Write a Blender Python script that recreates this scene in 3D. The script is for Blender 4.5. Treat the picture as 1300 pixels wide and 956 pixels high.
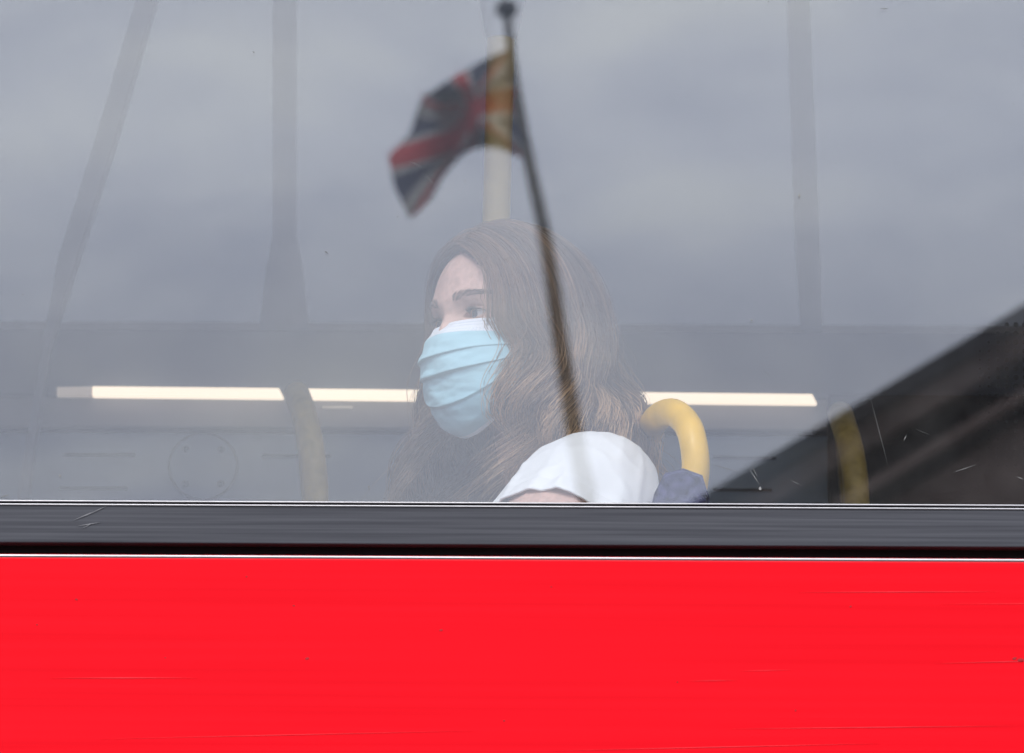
import bpy, bmesh, math, random
import numpy as np
from mathutils import Vector, Matrix, noise
R = math.radians
random.seed(7); rng = np.random.default_rng(7)
for o in list(bpy.data.objects): bpy.data.objects.remove(o)
S = bpy.context.scene
COL = S.collection

# ------------------------------------------------------------------ camera
CAM = Vector((0, -7.0, 1.7)); PITCH = R(13.0); ROLL = R(0.27)
W = 0.1632                                    # frame width / distance
Fv = Vector((0, math.cos(PITCH), math.sin(PITCH)))
U0 = Vector((0, -math.sin(PITCH), math.cos(PITCH))); R0 = Vector((1, 0, 0))
Rv = R0*math.cos(ROLL) + U0*math.sin(ROLL)
Uv = U0*math.cos(ROLL) - R0*math.sin(ROLL)
cd = bpy.data.cameras.new('camera'); cam = bpy.data.objects.new('camera', cd); COL.objects.link(cam)
cam.matrix_world = Matrix(((Rv.x, Uv.x, -Fv.x, CAM.x), (Rv.y, Uv.y, -Fv.y, CAM.y), (Rv.z, Uv.z, -Fv.z, CAM.z), (0, 0, 0, 1)))
cd.sensor_width = 36; cd.lens = 36/W; cd.clip_end = 4000; cd.clip_start = 0.1
cd.dof.use_dof = True; cd.dof.focus_distance = 7.52; cd.dof.aperture_fstop = 13.5
S.camera = cam

def at(px, py, Y):
    """point on the plane y=Y seen at pixel (px,py) of the 1300x956 photograph"""
    d = Fv + Rv*((px-650)/1300*W) - Uv*((py-478)/1300*W)
    return CAM + d*((Y-CAM.y)/d.y)
def mir(px, py, Y):
    """the real place of a thing seen mirrored in the bus window"""
    p = at(px, py, Y); return Vector((p.x, -p.y, p.z))

# ------------------------------------------------------------------ world, sun, exposure
wd = bpy.data.worlds.new("World"); S.world = wd; wd.use_nodes = True
nt = wd.node_tree; N = nt.nodes; L = nt.links
N.clear()
out = N.new('ShaderNodeOutputWorld'); bg = N.new('ShaderNodeBackground'); bg.inputs[1].default_value = 0.15
sky = N.new('ShaderNodeTexSky'); sky.sky_type = 'NISHITA'; sky.sun_disc = False
SUN_EL, SUN_ROT = R(50), R(200)
sky.sun_elevation = SUN_EL; sky.sun_rotation = SUN_ROT; sky.air_density = 1.2; sky.dust_density = 2.0
tc = N.new('ShaderNodeTexCoord'); mp = N.new('ShaderNodeMapping'); mp.inputs['Scale'].default_value = (1, 1, 2.4)
mp.inputs['Location'].default_value = (0.35, 0.2, 0.1)
n1 = N.new('ShaderNodeTexNoise'); n1.inputs['Scale'].default_value = 17; n1.inputs['Detail'].default_value = 6; n1.inputs['Roughness'].default_value = .5
n1.inputs['Distortion'].default_value = .3
cr = N.new('ShaderNodeValToRGB')
cr.color_ramp.elements[0].position = .34; cr.color_ramp.elements[0].color = (.68, .71, .84, 1)
cr.color_ramp.elements[1].position = .66; cr.color_ramp.elements[1].color = (.97, .985, 1.03, 1)
el_ = cr.color_ramp.elements.new(.50); el_.color = (.82, .845, .95, 1)
sc = N.new('ShaderNodeVectorMath'); sc.operation = 'SCALE'; sc.inputs[3].default_value = 17.3
mx = N.new('ShaderNodeMix'); mx.data_type = 'RGBA'; mx.inputs[0].default_value = .9
L.new(tc.outputs['Generated'], mp.inputs[0]); L.new(mp.outputs[0], n1.inputs['Vector'])
L.new(n1.outputs['Fac'], cr.inputs[0]); L.new(cr.outputs[0], sc.inputs[0])
# overcast sky: darker towards the horizon, brighter overhead
sx = N.new('ShaderNodeSeparateXYZ'); g_ = N.new('ShaderNodeValToRGB'); sc2 = N.new('ShaderNodeVectorMath'); sc2.operation = 'MULTIPLY'
g_.color_ramp.elements[0].position = .17; g_.color_ramp.elements[0].color = (.58, .58, .61, 1)
g_.color_ramp.elements[1].position = .60; g_.color_ramp.elements[1].color = (1.12, 1.12, 1.10, 1)
for p_, c_ in ((.225, (.67, .675, .70, 1)), (.262, (.98, .98, .98, 1))):
    e_ = g_.color_ramp.elements.new(p_); e_.color = c_
L.new(tc.outputs['Generated'], sx.inputs[0]); L.new(sx.outputs['Z'], g_.inputs[0])
L.new(sc.outputs[0], sc2.inputs[0]); L.new(g_.outputs[0], sc2.inputs[1])
L.new(sky.outputs[0], mx.inputs[6]); L.new(sc2.outputs[0], mx.inputs[7])
L.new(mx.outputs[2], bg.inputs[0]); L.new(bg.outputs[0], out.inputs[0])
sl = bpy.data.lights.new('sun', 'SUN'); sl.energy = 1.5; sl.angle = R(14); sl.color = (1, .97, .93)
so = bpy.data.objects.new('sun', sl); COL.objects.link(so)
sd = Vector((math.sin(SUN_ROT)*math.cos(SUN_EL), math.cos(SUN_ROT)*math.cos(SUN_EL), math.sin(SUN_EL)))
so.rotation_euler = sd.to_track_quat('Z', 'Y').to_euler()
S.view_settings.view_transform = 'Standard'; S.view_settings.look = 'None'
S.view_settings.exposure = 0.0; S.view_settings.gamma = 1
S.render.engine = 'CYCLES'
S.cycles.max_bounces = 10; S.cycles.transparent_max_bounces = 16; S.cycles.caustics_reflective = False; S.cycles.caustics_refractive = False

# ------------------------------------------------------------------ materials
def mat(name, col, rough=.6, metal=0, spec=.5, coat=0, var=None, scale=(20, 20, 20), amt=.2, bump=0, bscale=None, emit=None, detail=4, sheen=0):
    m = bpy.data.materials.new(name); m.use_nodes = True
    n = m.node_tree.nodes; l = m.node_tree.links; b = n['Principled BSDF']
    b.inputs['Base Color'].default_value = (*col, 1); b.inputs['Roughness'].default_value = rough
    b.inputs['Metallic'].default_value = metal; b.inputs['Specular IOR Level'].default_value = spec
    b.inputs['Coat Weight'].default_value = coat; b.inputs['Sheen Weight'].default_value = sheen
    tc = n.new('ShaderNodeTexCoord')
    def tex(scl):
        mp = n.new('ShaderNodeMapping'); mp.inputs['Scale'].default_value = scl
        t = n.new('ShaderNodeTexNoise'); t.inputs['Scale'].default_value = 1; t.inputs['Detail'].default_value = detail
        l.new(tc.outputs['Object'], mp.inputs[0]); l.new(mp.outputs[0], t.inputs['Vector']); return t
    t = tex(scale)
    c2 = var if var else tuple(min(1, c*1.35) for c in col)
    r = n.new('ShaderNodeValToRGB'); r.color_ramp.elements[0].position = .35; r.color_ramp.elements[1].position = .68
    r.color_ramp.elements[0].color = (*[c*(1-amt) for c in col], 1)
    r.color_ramp.elements[1].color = (*[c*(1-amt)+d*amt for c, d in zip(col, c2)], 1)
    l.new(t.outputs['Fac'], r.inputs[0]); l.new(r.outputs[0], b.inputs['Base Color'])
    if bump:
        t2 = tex(bscale or scale); bp = n.new('ShaderNodeBump'); bp.inputs['Strength'].default_value = bump; bp.inputs['Distance'].default_value = .002
        l.new(t2.outputs['Fac'], bp.inputs['Height']); l.new(bp.outputs[0], b.inputs['Normal'])
    if emit:
        b.inputs['Emission Color'].default_value = (*emit[0], 1); b.inputs['Emission Strength'].default_value = emit[1]
    return m
def attr_mat(name, attr, rough=.8, bump=0, sheen=0, spec=.3, trans=0):
    m = bpy.data.materials.new(name); m.use_nodes = True
    n = m.node_tree.nodes; l = m.node_tree.links; b = n['Principled BSDF']
    a = n.new('ShaderNodeAttribute'); a.attribute_name = attr
    l.new(a.outputs['Color'], b.inputs['Base Color']); b.inputs['Roughness'].default_value = rough
    b.inputs['Sheen Weight'].default_value = sheen; b.inputs['Specular IOR Level'].default_value = spec
    if bump:
        tc = n.new('ShaderNodeTexCoord'); t = n.new('ShaderNodeTexNoise'); t.inputs['Scale'].default_value = 700
        bp = n.new('ShaderNodeBump'); bp.inputs['Strength'].default_value = bump; bp.inputs['Distance'].default_value = .001
        l.new(tc.outputs['Object'], t.inputs['Vector']); l.new(t.outputs['Fac'], bp.inputs['Height']); l.new(bp.outputs[0], b.inputs['Normal'])
    return m
def glass(name, tint, refl, gcol=(1, 1, 1), dirt=0.0, fs=1.0):
    m = bpy.data.materials.new(name); m.use_nodes = True
    n = m.node_tree.nodes; l = m.node_tree.links; n.clear()
    o = n.new('ShaderNodeOutputMaterial'); tr = n.new('ShaderNodeBsdfTransparent'); tr.inputs[0].default_value = (*tint, 1)
    gl = n.new('ShaderNodeBsdfGlossy'); gl.inputs['Roughness'].default_value = 0.0; gl.inputs[0].default_value = (*gcol, 1)
    fr = n.new('ShaderNodeFresnel'); ge = n.new('ShaderNodeNewGeometry'); io = n.new('ShaderNodeMapRange')
    io.inputs[3].default_value = 1.5; io.inputs[4].default_value = 1/1.5      # the same reflectance from both sides of each face
    l.new(ge.outputs['Backfacing'], io.inputs[0]); l.new(io.outputs[0], fr.inputs[0])
    ad = n.new('ShaderNodeMath'); ad.operation = 'ADD'; ad.inputs[1].default_value = refl; ad.use_clamp = True
    mx = n.new('ShaderNodeMixShader')
    ad.operation = 'MULTIPLY_ADD'; ad.inputs[1].default_value = fs; ad.inputs[2].default_value = refl; l.new(fr.outputs[0], ad.inputs[0]); l.new(ad.outputs[0], mx.inputs[0]); l.new(tr.outputs[0], mx.inputs[1]); l.new(gl.outputs[0], mx.inputs[2])
    last = mx
    if dirt:
        df = n.new('ShaderNodeBsdfDiffuse'); df.inputs[0].default_value = (.7, .69, .66, 1)
        tc = n.new('ShaderNodeTexCoord'); t = n.new('ShaderNodeTexNoise'); t.inputs['Scale'].default_value = 9; t.inputs['Detail'].default_value = 9; t.inputs['Roughness'].default_value = .75
        mr = n.new('ShaderNodeMapRange'); mr.inputs[1].default_value = .35; mr.inputs[2].default_value = .8; mr.inputs[3].default_value = dirt*.25; mr.inputs[4].default_value = dirt*2
        m2 = n.new('ShaderNodeMixShader')
        l.new(tc.outputs['Object'], t.inputs['Vector']); l.new(t.outputs['Fac'], mr.inputs[0]); l.new(mr.outputs[0], m2.inputs[0])
        l.new(mx.outputs[0], m2.inputs[1]); l.new(df.outputs[0], m2.inputs[2]); last = m2
    l.new(last.outputs[0], o.inputs[0]); return m

M = dict(
    red=mat('red_paint', (.84, .004, .013), .34, spec=.07, var=(.90, .025, .04), scale=(1.1, 3, 130), amt=.085, bump=.035, bscale=(1.2, 3, 200), detail=7),
    red_lip=mat('red_lip_paint', (.84, .008, .020), .3, spec=.3, scale=(3, 3, 3), amt=.05),
    bead=mat('polished_bead', (.46, .45, .46), .38, metal=1, amt=.08, scale=(60, 5, 5)),
    frame=mat('grey_rubber_frame', (.054, .056, .067), .52, spec=.25, var=(.15, .155, .165), scale=(3, 5, 260), amt=.22, bump=.05, bscale=(4, 5, 400), detail=6),
    black=mat('black_rubber', (.008, .005, .006), .7, spec=.1),
    pane=glass('window_glass', (.95, .96, .965), .058, gcol=(.96, .98, 1.0), dirt=.012),
    tint=glass('tinted_glass', (.19, .195, .20), .0, fs=.12),
    fargrey=mat('grey_interior_moulding', (.12, .13, .155), .6, spec=.25, scale=(3, 3, 3), amt=.15),
    ledge=mat('pale_interior_ledge', (.27, .265, .27), .55, spec=.3, scale=(8, 8, 8), amt=.12),
    panel=mat('blue_grey_wall_panel', (.30, .39, .48), .6, spec=.25, scale=(5, 5, 5), amt=.12),
    dark=mat('dark_board', (.05, .045, .045), .7, spec=.15, amt=.2),
    pillar=mat('pillar_trim', (.24, .26, .29), .6, spec=.25, amt=.1),
    yshade=mat('shaded_yellow_rail', (.55, .37, .055), .45, spec=.35, var=(.45, .33, .10), scale=(60, 60, 60), amt=.35),  # duller copy of the rail yellow, shade on the far rails put into the colour
    lampend=mat('lamp_end_diffuser', (.8, .75, .68), .5, emit=((1.0, .80, .6), .22), amt=.02),
    scr_red=mat('scratched_red_paint', (.88, .045, .06), .6, spec=.1),
    slot=mat('dark_slot', (.015, .02, .03), .7, spec=.1),
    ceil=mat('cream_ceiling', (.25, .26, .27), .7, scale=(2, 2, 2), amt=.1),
    floor=mat('vinyl_floor', (.06, .065, .08), .6, scale=(200, 200, 200), amt=.4),
    yellow=mat('yellow_rail', (.93, .54, .006), .38, spec=.45, var=(.86, .52, .08), scale=(30, 30, 30), amt=.2, bump=.05),
    cream=mat('yellow_pole', (.80, .60, .22), .4, spec=.45, scale=(30, 30, 30), amt=.1),
    socket=mat('grey_socket', (.38, .45, .54), .4, amt=.1),
    moq=mat('blue_moquette', (.025, .03, .10), .95, spec=.1, var=(.11, .11, .24), scale=(95, 95, 95), amt=.75, bump=.35, bscale=(900, 900, 900), sheen=.3),
    lamp=mat('strip_lamp', (.9, .88, .8), .5, emit=((1.0, .80, .58), 1.12), amt=.02),
    asphalt=mat('asphalt', (.05, .05, .052), .9, scale=(40, 40, 40), amt=.4, bump=.5),
    pave=mat('paving', (.26, .25, .24), .9, scale=(6, 6, 6), amt=.3, bump=.3),
    kerb=mat('kerb_stone', (.3, .29, .27), .85, scale=(14, 14, 14), amt=.2),
    line=mat('road_paint', (.7, .7, .66), .8, scale=(30, 30, 30), amt=.2),
    stone=mat('sooty_stone', (.25, .185, .165), .9, scale=(3, 3, 3), amt=.35, bump=.3, var=(.36, .28, .25)),
    slate=mat('slate_roof', (.035, .034, .038), .8, scale=(4, 4, 9), amt=.4),
    coping=mat('lead_coping', (.03, .03, .036), .8, spec=.2, scale=(4, 4, 4), amt=.3),
    brick=mat('brown_brick', (.24, .16, .12), .9, scale=(9, 9, 30), amt=.3),
    glassd=mat('window_dark', (.02, .025, .03), .08, spec=.6, amt=.1),
    white=mat('white_joinery', (.7, .7, .68), .5, amt=.05),
    pole=mat('weathered_flagpole', (.125, .105, .075), .6, scale=(6, 6, 6), amt=.4),
    knob=mat('black_finial', (.006, .006, .008), .5, amt=.2),
    tyre=mat('tyre', (.02, .02, .02), .9), hub=mat('wheel_hub', (.3, .3, .3), .4, metal=.6),
    speck=mat('white_speck', (.27, .27, .26), .8, amt=.05),
    frit=mat('frit_dot', (.004, .004, .005), .6, spec=.1),
    shirt=mat('white_cotton', (.88, .88, .88), .9, spec=.15, scale=(900, 900, 900), amt=.04, bump=.25, bscale=(1100, 1100, 1100), sheen=.2),
    jeans=mat('denim', (.05, .08, .15), .9, scale=(400, 400, 400), amt=.3),
    shoe=mat('canvas_shoe', (.5, .5, .5), .9),
)
# skin with subsurface
def skin_mat():
    m = mat('skin', (.66, .43, .35), .52, spec=.35, var=(.76, .50, .42), scale=(140, 140, 140), amt=.18, bump=.12, bscale=(700, 700, 700))
    b = m.node_tree.nodes['Principled BSDF']; b.inputs['Subsurface Weight'].default_value = .12
    b.inputs['Subsurface Radius'].default_value = (1, .35, .2); b.inputs['Subsurface Scale'].default_value = .006
    return m
M['skin'] = skin_mat()
M['hair'] = attr_mat('brown_hair', 'col', .42, spec=.45)
M['mask'] = attr_mat('mask_fabric', 'col', .85, bump=.25, sheen=.1)
M['flag'] = attr_mat('flag_cloth', 'col', .8)
M['eye'] = attr_mat('eye', 'col', .15, spec=.6)

# ------------------------------------------------------------------ helpers
def tag(o, label=None, cat=None, group=None, kind=None):
    if label: o['label'] = label
    if cat: o['category'] = cat
    if group: o['group'] = group
    if kind: o['kind'] = kind
    return o
def link(name, me, m=None, parent=None, smooth=False):
    if m is not None:
        for k in (m if isinstance(m, (list, tuple)) else [m]): me.materials.append(k)
    if smooth: me.polygons.foreach_set('use_smooth', [True]*len(me.polygons))
    o = bpy.data.objects.new(name, me); COL.objects.link(o)
    if parent is not None: o.parent = parent; o.matrix_parent_inverse = parent.matrix_world.inverted()
    return o
def empty(name, loc=(0, 0, 0)):
    o = bpy.data.objects.new(name, None); COL.objects.link(o); o.location = loc; o.empty_display_size = .1
    o.matrix_world = Matrix.Translation(Vector(loc)); return o
class MB:
    def __init__(s): s.bm = bmesh.new()
    def box(s, a, b, bev=0):
        a = Vector(a); b = Vector(b); c = (a+b)/2; d = b-a
        r = bmesh.ops.create_cube(s.bm, size=1, matrix=Matrix.Translation(c) @ Matrix.Diagonal((abs(d.x), abs(d.y), abs(d.z), 1)))
        if bev:
            es = list({e for v in r['verts'] for e in v.link_edges})
            bmesh.ops.bevel(s.bm, geom=es, offset=bev, segments=3, profile=.6, affect='EDGES')
        return s
    def prism(s, pts, ex):
        """pts: closed outline (3D), extruded by vector ex"""
        v1 = [s.bm.verts.new(p) for p in pts]; v2 = [s.bm.verts.new(Vector(p)+Vector(ex)) for p in pts]
        n = len(pts); s.bm.faces.new(v1); s.bm.faces.new(v2[::-1])
        for i in range(n): s.bm.faces.new((v1[i], v2[i], v2[(i+1) % n], v1[(i+1) % n]))
        return s
    def tube(s, pts, rad, seg=16, cap=True):
        pts = [Vector(p) for p in pts]; rings = []
        rad = rad if isinstance(rad, (list, tuple)) else [rad]*len(pts)
        up = None
        for i, p in enumerate(pts):
            t = (pts[min(i+1, len(pts)-1)]-pts[max(i-1, 0)]).normalized()
            if up is None: up = t.orthogonal().normalized()
            else: up = (up-t*up.dot(t)).normalized()
            b = t.cross(up)
            rings.append([s.bm.verts.new(p+(up*math.cos(k*2*math.pi/seg)+b*math.sin(k*2*math.pi/seg))*rad[i]) for k in range(seg)])
        for a, b in zip(rings, rings[1:]):
            for k in range(seg): s.bm.faces.new((a[k], a[(k+1) % seg], b[(k+1) % seg], b[k]))
        if cap: s.bm.faces.new(rings[0][::-1]); s.bm.faces.new(rings[-1])
        return s
    def build(s, name, m, parent=None, smooth=False):
        bmesh.ops.recalc_face_normals(s.bm, faces=s.bm.faces)
        me = bpy.data.meshes.new(name); s.bm.to_mesh(me); s.bm.free()
        o = link(name, me, m, parent, smooth)
        if smooth:
            try: me.set_sharp_from_angle(angle=R(40))
            except Exception: pass
        return o
def spline(pts, n=40):
    P = [Vector(p) for p in pts]; P = [P[0]*2-P[1]]+P+[P[-1]*2-P[-2]]; o = []
    for i in range(1, len(P)-2):
        for k in range(n):
            t = k/n; a, b, c, d = P[i-1:i+3]
            o.append(.5*((2*b)+(c-a)*t+(2*a-5*b+4*c-d)*t*t+(3*b-a-3*c+d)*t**3))
    o.append(P[-2]); return o
def grid_mesh(name, V, close_u=False, m=None, parent=None, cols=None, smooth=True):
    """V: array (nu,nv,3)"""
    nu, nv = V.shape[:2]; idx = np.arange(nu*nv).reshape(nu, nv)
    I = idx if not close_u else np.vstack([idx, idx[:1]])
    q = np.stack([I[:-1, :-1], I[1:, :-1], I[1:, 1:], I[:-1, 1:]], -1).reshape(-1, 4)
    me = bpy.data.meshes.new(name); me.from_pydata(V.reshape(-1, 3).tolist(), [], q.tolist())
    if cols is not None:
        ca = me.color_attributes.new('col', 'FLOAT_COLOR', 'POINT')
        c = np.ones((nu*nv, 4)); c[:, :3] = cols.reshape(-1, 3); ca.data.foreach_set('color', c.ravel())
    me.validate(); return link(name, me, m, parent, smooth)

# ------------------------------------------------------------------ ground and street
def struct(name, mb, m): return tag(mb.build(name, m), kind='structure')
struct('ground', MB().box((-600, -600, -.5), (600, 600, -.02)), M['asphalt'])
struct('road', MB().box((-300, -6.3, -.019), (300, 12, 0)), M['asphalt'])
struct('pavement', MB().box((-300, -20, -.019), (300, -6.5, .12)), M['pave'])
struct('kerb', MB().box((-300, -6.5, -.019), (300, -6.302, .125), .01), M['kerb'])
m_ = MB()
for i in range(-12, 13): m_.box((i*6-1.5, 5.2, .002), (i*6+1.5, 5.32, .005))
tag(m_.build('road_markings', M['line']), kind='structure')

# ------------------------------------------------------------------ the bus
SILL = at(650, 640, 0).z; WTOP = SILL+1.22; FLOOR = 2.28; X0, X1 = -1.05, 8.6; YF = 2.42; ROOF = 4.95
zf = lambda py, Y=0: at(650, py, Y).z
bus = empty('double_decker_bus', (3.8, 1.2, 0))
tag(bus, 'red double decker bus with a long grey framed side window', 'bus')
# near side: red waist panel, frame, gasket beads, lip
z_lip = zf(706.5); z_fb = zf(694); z_ft = zf(645.5); z_g = zf(640.5)
b = MB(); zb = zf(706.5)-.0035
b.box((X0, -.012, 2.28), (X1, .02, zb-.004), .0)
b.build('side_panel', M['red'], bus)
MB().box((X0, -.010, 1.98), (X1, .02, 2.272), .003).build('side_panel', M['red'], bus)
MB().tube([(X0, -.0059, zb-.0037), (X1, -.0059, zb-.0037)], .0062, 24).build('panel_lip', M['red_lip'], bus, True)
MB().tube([(X0, -.0106, zb-.0008), (X1, -.0106, zb-.0008)], .0022, 16).build('lip_bead', M['bead'], bus, True)
MB().box((X0, .008, z_lip-.004), (X1, .03, z_fb+.004)).build('shadow_gap', M['black'], bus)
MB().box((X0+.02, -.010, z_fb), (X1-.02, .03, z_ft), .0022).build('window_frame', M['frame'], bus)
MB().tube([(X0+.02, -.0105, z_ft-.0002), (X1-.02, -.0105, z_ft-.0002)], .0011, 12).build('frame_bead', M['bead'], bus, True)
MB().box((X0+.02, -.004, z_ft+.001), (X1-.02, .03, z_g+.0002)).build('gasket', M['black'], bus)
MB().tube([(X0+.02, -.0055, z_g+.0003), (X1-.02, -.0055, z_g+.0003)], .0011, 12).build('frame_bead', M['bead'], bus, True)
# panes and pillars (near side)
panes = [(X0+.06, 1.15), (1.25, 3.3), (3.4, 5.4), (5.5, 7.4), (7.5, X1-.1)]
for i, (a, c) in enumerate(panes):
    MB().prism([(a, 0, z_g), (c, 0, z_g), (c, 0, WTOP), (a, 0, WTOP)], (0, .006, 0)).build('window_pane', M['pane'], bus)
    if i: MB().box((panes[i-1][1], -.004, z_g), (a, .05, WTOP), .004).build('pillar', M['black'], bus)
MB().box((X0, -.006, WTOP), (X1, .05, ROOF-.12), .003).build('roof_panel', M['red'], bus)
MB().box((X0, -.006, z_g), (X0+.06, .05, WTOP)).build('pillar', M['black'], bus)
# lower deck body
MB().box((X0, -.012, .35), (X1, .02, 1.05), .01).build('skirt_panel', M['red'], bus)
for a, c in [(X0+1.4, 2.3), (2.4, 4.4), (4.5, 6.4), (6.5, 8.3)]:
    MB().box((a, .0, 1.10), (c, .008, 1.93)).build('lower_window_pane', M['tint'], bus)
for a, c in [(X0, X0+1.4), (2.3, 2.4), (4.4, 4.5), (6.4, 6.5), (8.3, X1)]: MB().box((a, -.008, 1.05), (c, .04, 1.98)).build('lower_pillar', M['black'], bus)
# floors, roof, ends, far side
MB().box((X0, .03, FLOOR-.06), (X1, YF, FLOOR)).build('upper_floor', M['floor'], bus)
MB().box((X0, .03, .35), (X1, YF, .42)).build('lower_floor', M['floor'], bus)
MB().box((X0, .05, ROOF-.10), (X1, YF, ROOF)).build('roof', M['red'], bus)
MB().box((X0+.02, .055, ROOF-.2), (X1-.02, YF-.02, ROOF-.105)).build('ceiling', M['ceil'], bus)
MB().box((X1, -.006, .35), (X1+.05, YF, ROOF), .02).build('rear_wall', M['red'], bus)
MB().box((X0-.04, .0, 2.0), (X0, YF, SILL-.1), .01).build('front_panel', M['red'], bus)
MB().box((X0-.04, .0, .35), (X0, YF, 1.0), .01).build('front_panel', M['red'], bus)
MB().box((X0-.03, .0, SILL-.1), (X0-.02, YF, ROOF-.11)).build('upper_windscreen', M['tint'], bus)
MB().box((X0-.03, .0, 1.0), (X0-.02, YF, 2.0)).build('lower_windscreen', M['tint'], bus)
MB().box((X0, .02, SILL-.62), (X1, .05, z_fb+.002)).build('inner_lining', M['fargrey'], bus)
YW = YF-.05
fz = lambda py: at(650, py, YW).z
MB().box((X0, YW+.03, .35), (X1, YF, FLOOR)).build('far_side_panel', M['red'], bus)
MB().box((X0, YW, FLOOR), (X1, YF, fz(552))).build('far_wall_panel', M['panel'], bus)
# ledge: pale sloped strip, dark joint underneath
MB().box((X0, YW-.012, fz(547)), (X1, YF, fz(508)), .004).build('wall_ledge', M['ledge'], bus)
MB().box((X0, YW-.004, fz(552)), (X1, YF, fz(547))).build('wall_joint', M['slot'], bus)
MB().box((X0, YW-.004, fz(424)), (X1, YF, fz(411)), .004).build('sill_shading_strip', M['ledge'], bus)  # mid-tone strip added for the soft shading above the far sill
MB().box((X0, YW-.02, fz(508)), (X1, YF, fz(424)+.001), .006).build('far_window_sill', M['fargrey'], bus)
FT = ROOF-.2
MB().box((X0, YW+.01, fz(416)), (X1, YW+.016, FT)).build('far_window_pane', M['tint'], bus)
def pill(pxs, Y=YW-.01, th=.03, m='pillar'):
    MB().prism([at(x, y, Y) for x, y in pxs], (0, th, 0)).build('window_pillar', M[m], bus)
pill([(329, 420), (338, 340), (346, 300), (346, -200), (376, -200), (376, 300), (384, 340), (392, 420)])
pill([(1018, 420), (1010, 300), (1000, 0), (994, -200), (1022, -200), (1028, 0), (1040, 300), (1044, 420)])
pill([(18, 660), (40, 520), (73, 330), (120, 180), (172, 0), (235, -200), (262, -200), (197, 0), (145, 180), (97, 330), (62, 440), (44, 560), (32, 660)], YW-.07, .05)
for x in (2.2, 3.6, 5.2, 6.9): MB().box((x, YW-.01, fz(416)), (x+.06, YW+.02, FT)).build('window_pillar', M['fargrey'], bus)
xb_ = at(1052, 600, YW-.06).x
MB().box((xb_, YW-.06, FLOOR), (xb_+1.5, YW-.02, fz(509)), .006).build('added_dark_board', M['dark'], bus)  # board added to darken the interior behind the mirrored roof
# slots and the round speaker cover in the far wall panel
for x0, x1, y in [(80, 171, 577.5), (75, 161, 620), (332, 420, 578.5), (905, 985, 581), (905, 980, 622)]:
    a = at(x0, y+1.6, YW-.0015); c = at(x1, y-1.6, YW-.0015); MB().box((a.x, YW-.0015, a.z), (c.x, YW+.003, c.z)).build('vent_slot', M['slot'], bus)
a = at(409, 518.4, YW-.0135); c = at(448, 515.6, YW-.0135)
MB().box((a.x, YW-.0135, a.z), (c.x, YW-.008, c.z)).build('label_strip', M['white'], bus)
sp = at(258, 592, YW-.002); r_ = .052
m_ = MB(); m_.tube([(sp.x+r_*math.cos(t), sp.y, sp.z+r_*math.sin(t)) for t in np.linspace(0, 2*math.pi, 65)], .0011, 8, False)
ring = m_.build('speaker_rim', M['slot'], bus, True)
for k in range(4):
    a = R(45+90*k); x = sp.x+r_*.74*math.cos(a); z = sp.z+r_*.74*math.sin(a)
    MB().tube([(x, sp.y-.002, z), (x, sp.y+.003, z)], .0045, 16).build('screw', M['slot'], ring, True)
# wheels
for x in (1.2, 6.6):
    for y in (.02, 2.1):
        w = MB().tube([(x, y, .48), (x, y+.28, .48)], .48, 40).build('wheel', M['tyre'], bus, True)
        MB().tube([(x, y-.012, .48), (x, y+.0, .48)], .26, 32).build('rim', M['hub'], w, True)
# dirt specks and scratches on the pane
m_ = MB()
sp_l = [(242, 117, .8), (322, 66, 1.2), (142, 321, .8), (163, 447, 1), (414, 320, 1.1), (740, 385, 1.2), (1015, 248, 1.9), (954, 406, 1.3), (1287, 132, 1), (975, 2, 1.3),
        (468, 618, 1), (76, 604, 1.4), (505, 275, 1), (590, 230, 1), (474, 532, .9), (1140, 350, .7), (1061, 207, .7), (1185, 110, .6), (965, 620, 2.2), (129, 507, .8), (1037, 495, 1), (29, 374, .9)]
for _ in range(46): sp_l.append((random.uniform(0, 1300), random.uniform(0, 630), random.uniform(.3, .55)))
for px, py, r in sp_l:
    p = at(px, py, -.0006); ang = random.random()*6
    m_.prism([(p.x+.00075*r*(1+.35*math.sin(3*t+ang))*math.cos(t), -.0009, p.z+.00075*r*(1+.4*math.cos(2*t+ang))*math.sin(t)) for t in np.linspace(0, 2*math.pi, 9)[:-1]], (0, .0006, 0))
def scr(p, q, w=.35):
    a = at(*p, 0); c = at(*q, 0); d = (c-a).normalized(); s = Vector((-d.z, 0, d.x))*.00045*w
    m = (a+c)/2; off = Vector((0, -.0009, 0))
    m_.prism([a+off, m-s+off, c+off, m+s+off], (0, .0005, 0))
for s_ in [((950, 594), (966, 618), .7), ((955, 593), (962, 606), .5), ((1210, 600), (1240, 590), .6), ((1147, 560), (1151, 552), .9), ((1290, 605), (1300, 609), .8), ((1105, 505), (1127, 590), .25), ((411, 318), (418, 323), .7),
           ((1000, 608), (1020, 618), .4), ((540, 222), (552, 236), .3), ((555, 225), (562, 240), .3), ((520, 205), (535, 212), .25), ((1117, 11), (1127, 11), 1.2), ((905, 590), (940, 600), .25), ((0, 632), (12, 628), .9), ((970, 470), (978, 478), .3), ((1163, 545), (1180, 552), .2), ((640, 330), (650, 326), .2)]:
    scr(*s_)
tag(m_.build('dust_specks', M['speck'], bus), kind='stuff')
m_ = MB()                                    # scuff marks wiped across the frame
for (p, q, w) in [((92, 661), (131, 645), 1.2), ((98, 668), (128, 663), 1.0), ((110, 654), (140, 640), .6), ((104, 671), (118, 664), .6)]:
    a = at(*p, -.0106); c = at(*q, -.0106); d = (c-a).normalized(); s = Vector((-d.z, 0, d.x))*.0005*w; mm = (a+c)/2
    m_.prism([a, mm-s, c, mm+s], (0, -.0004, 0))
m_.build('scuff_mark', mat('scuff', (.24, .24, .25), .9), bus)
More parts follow.
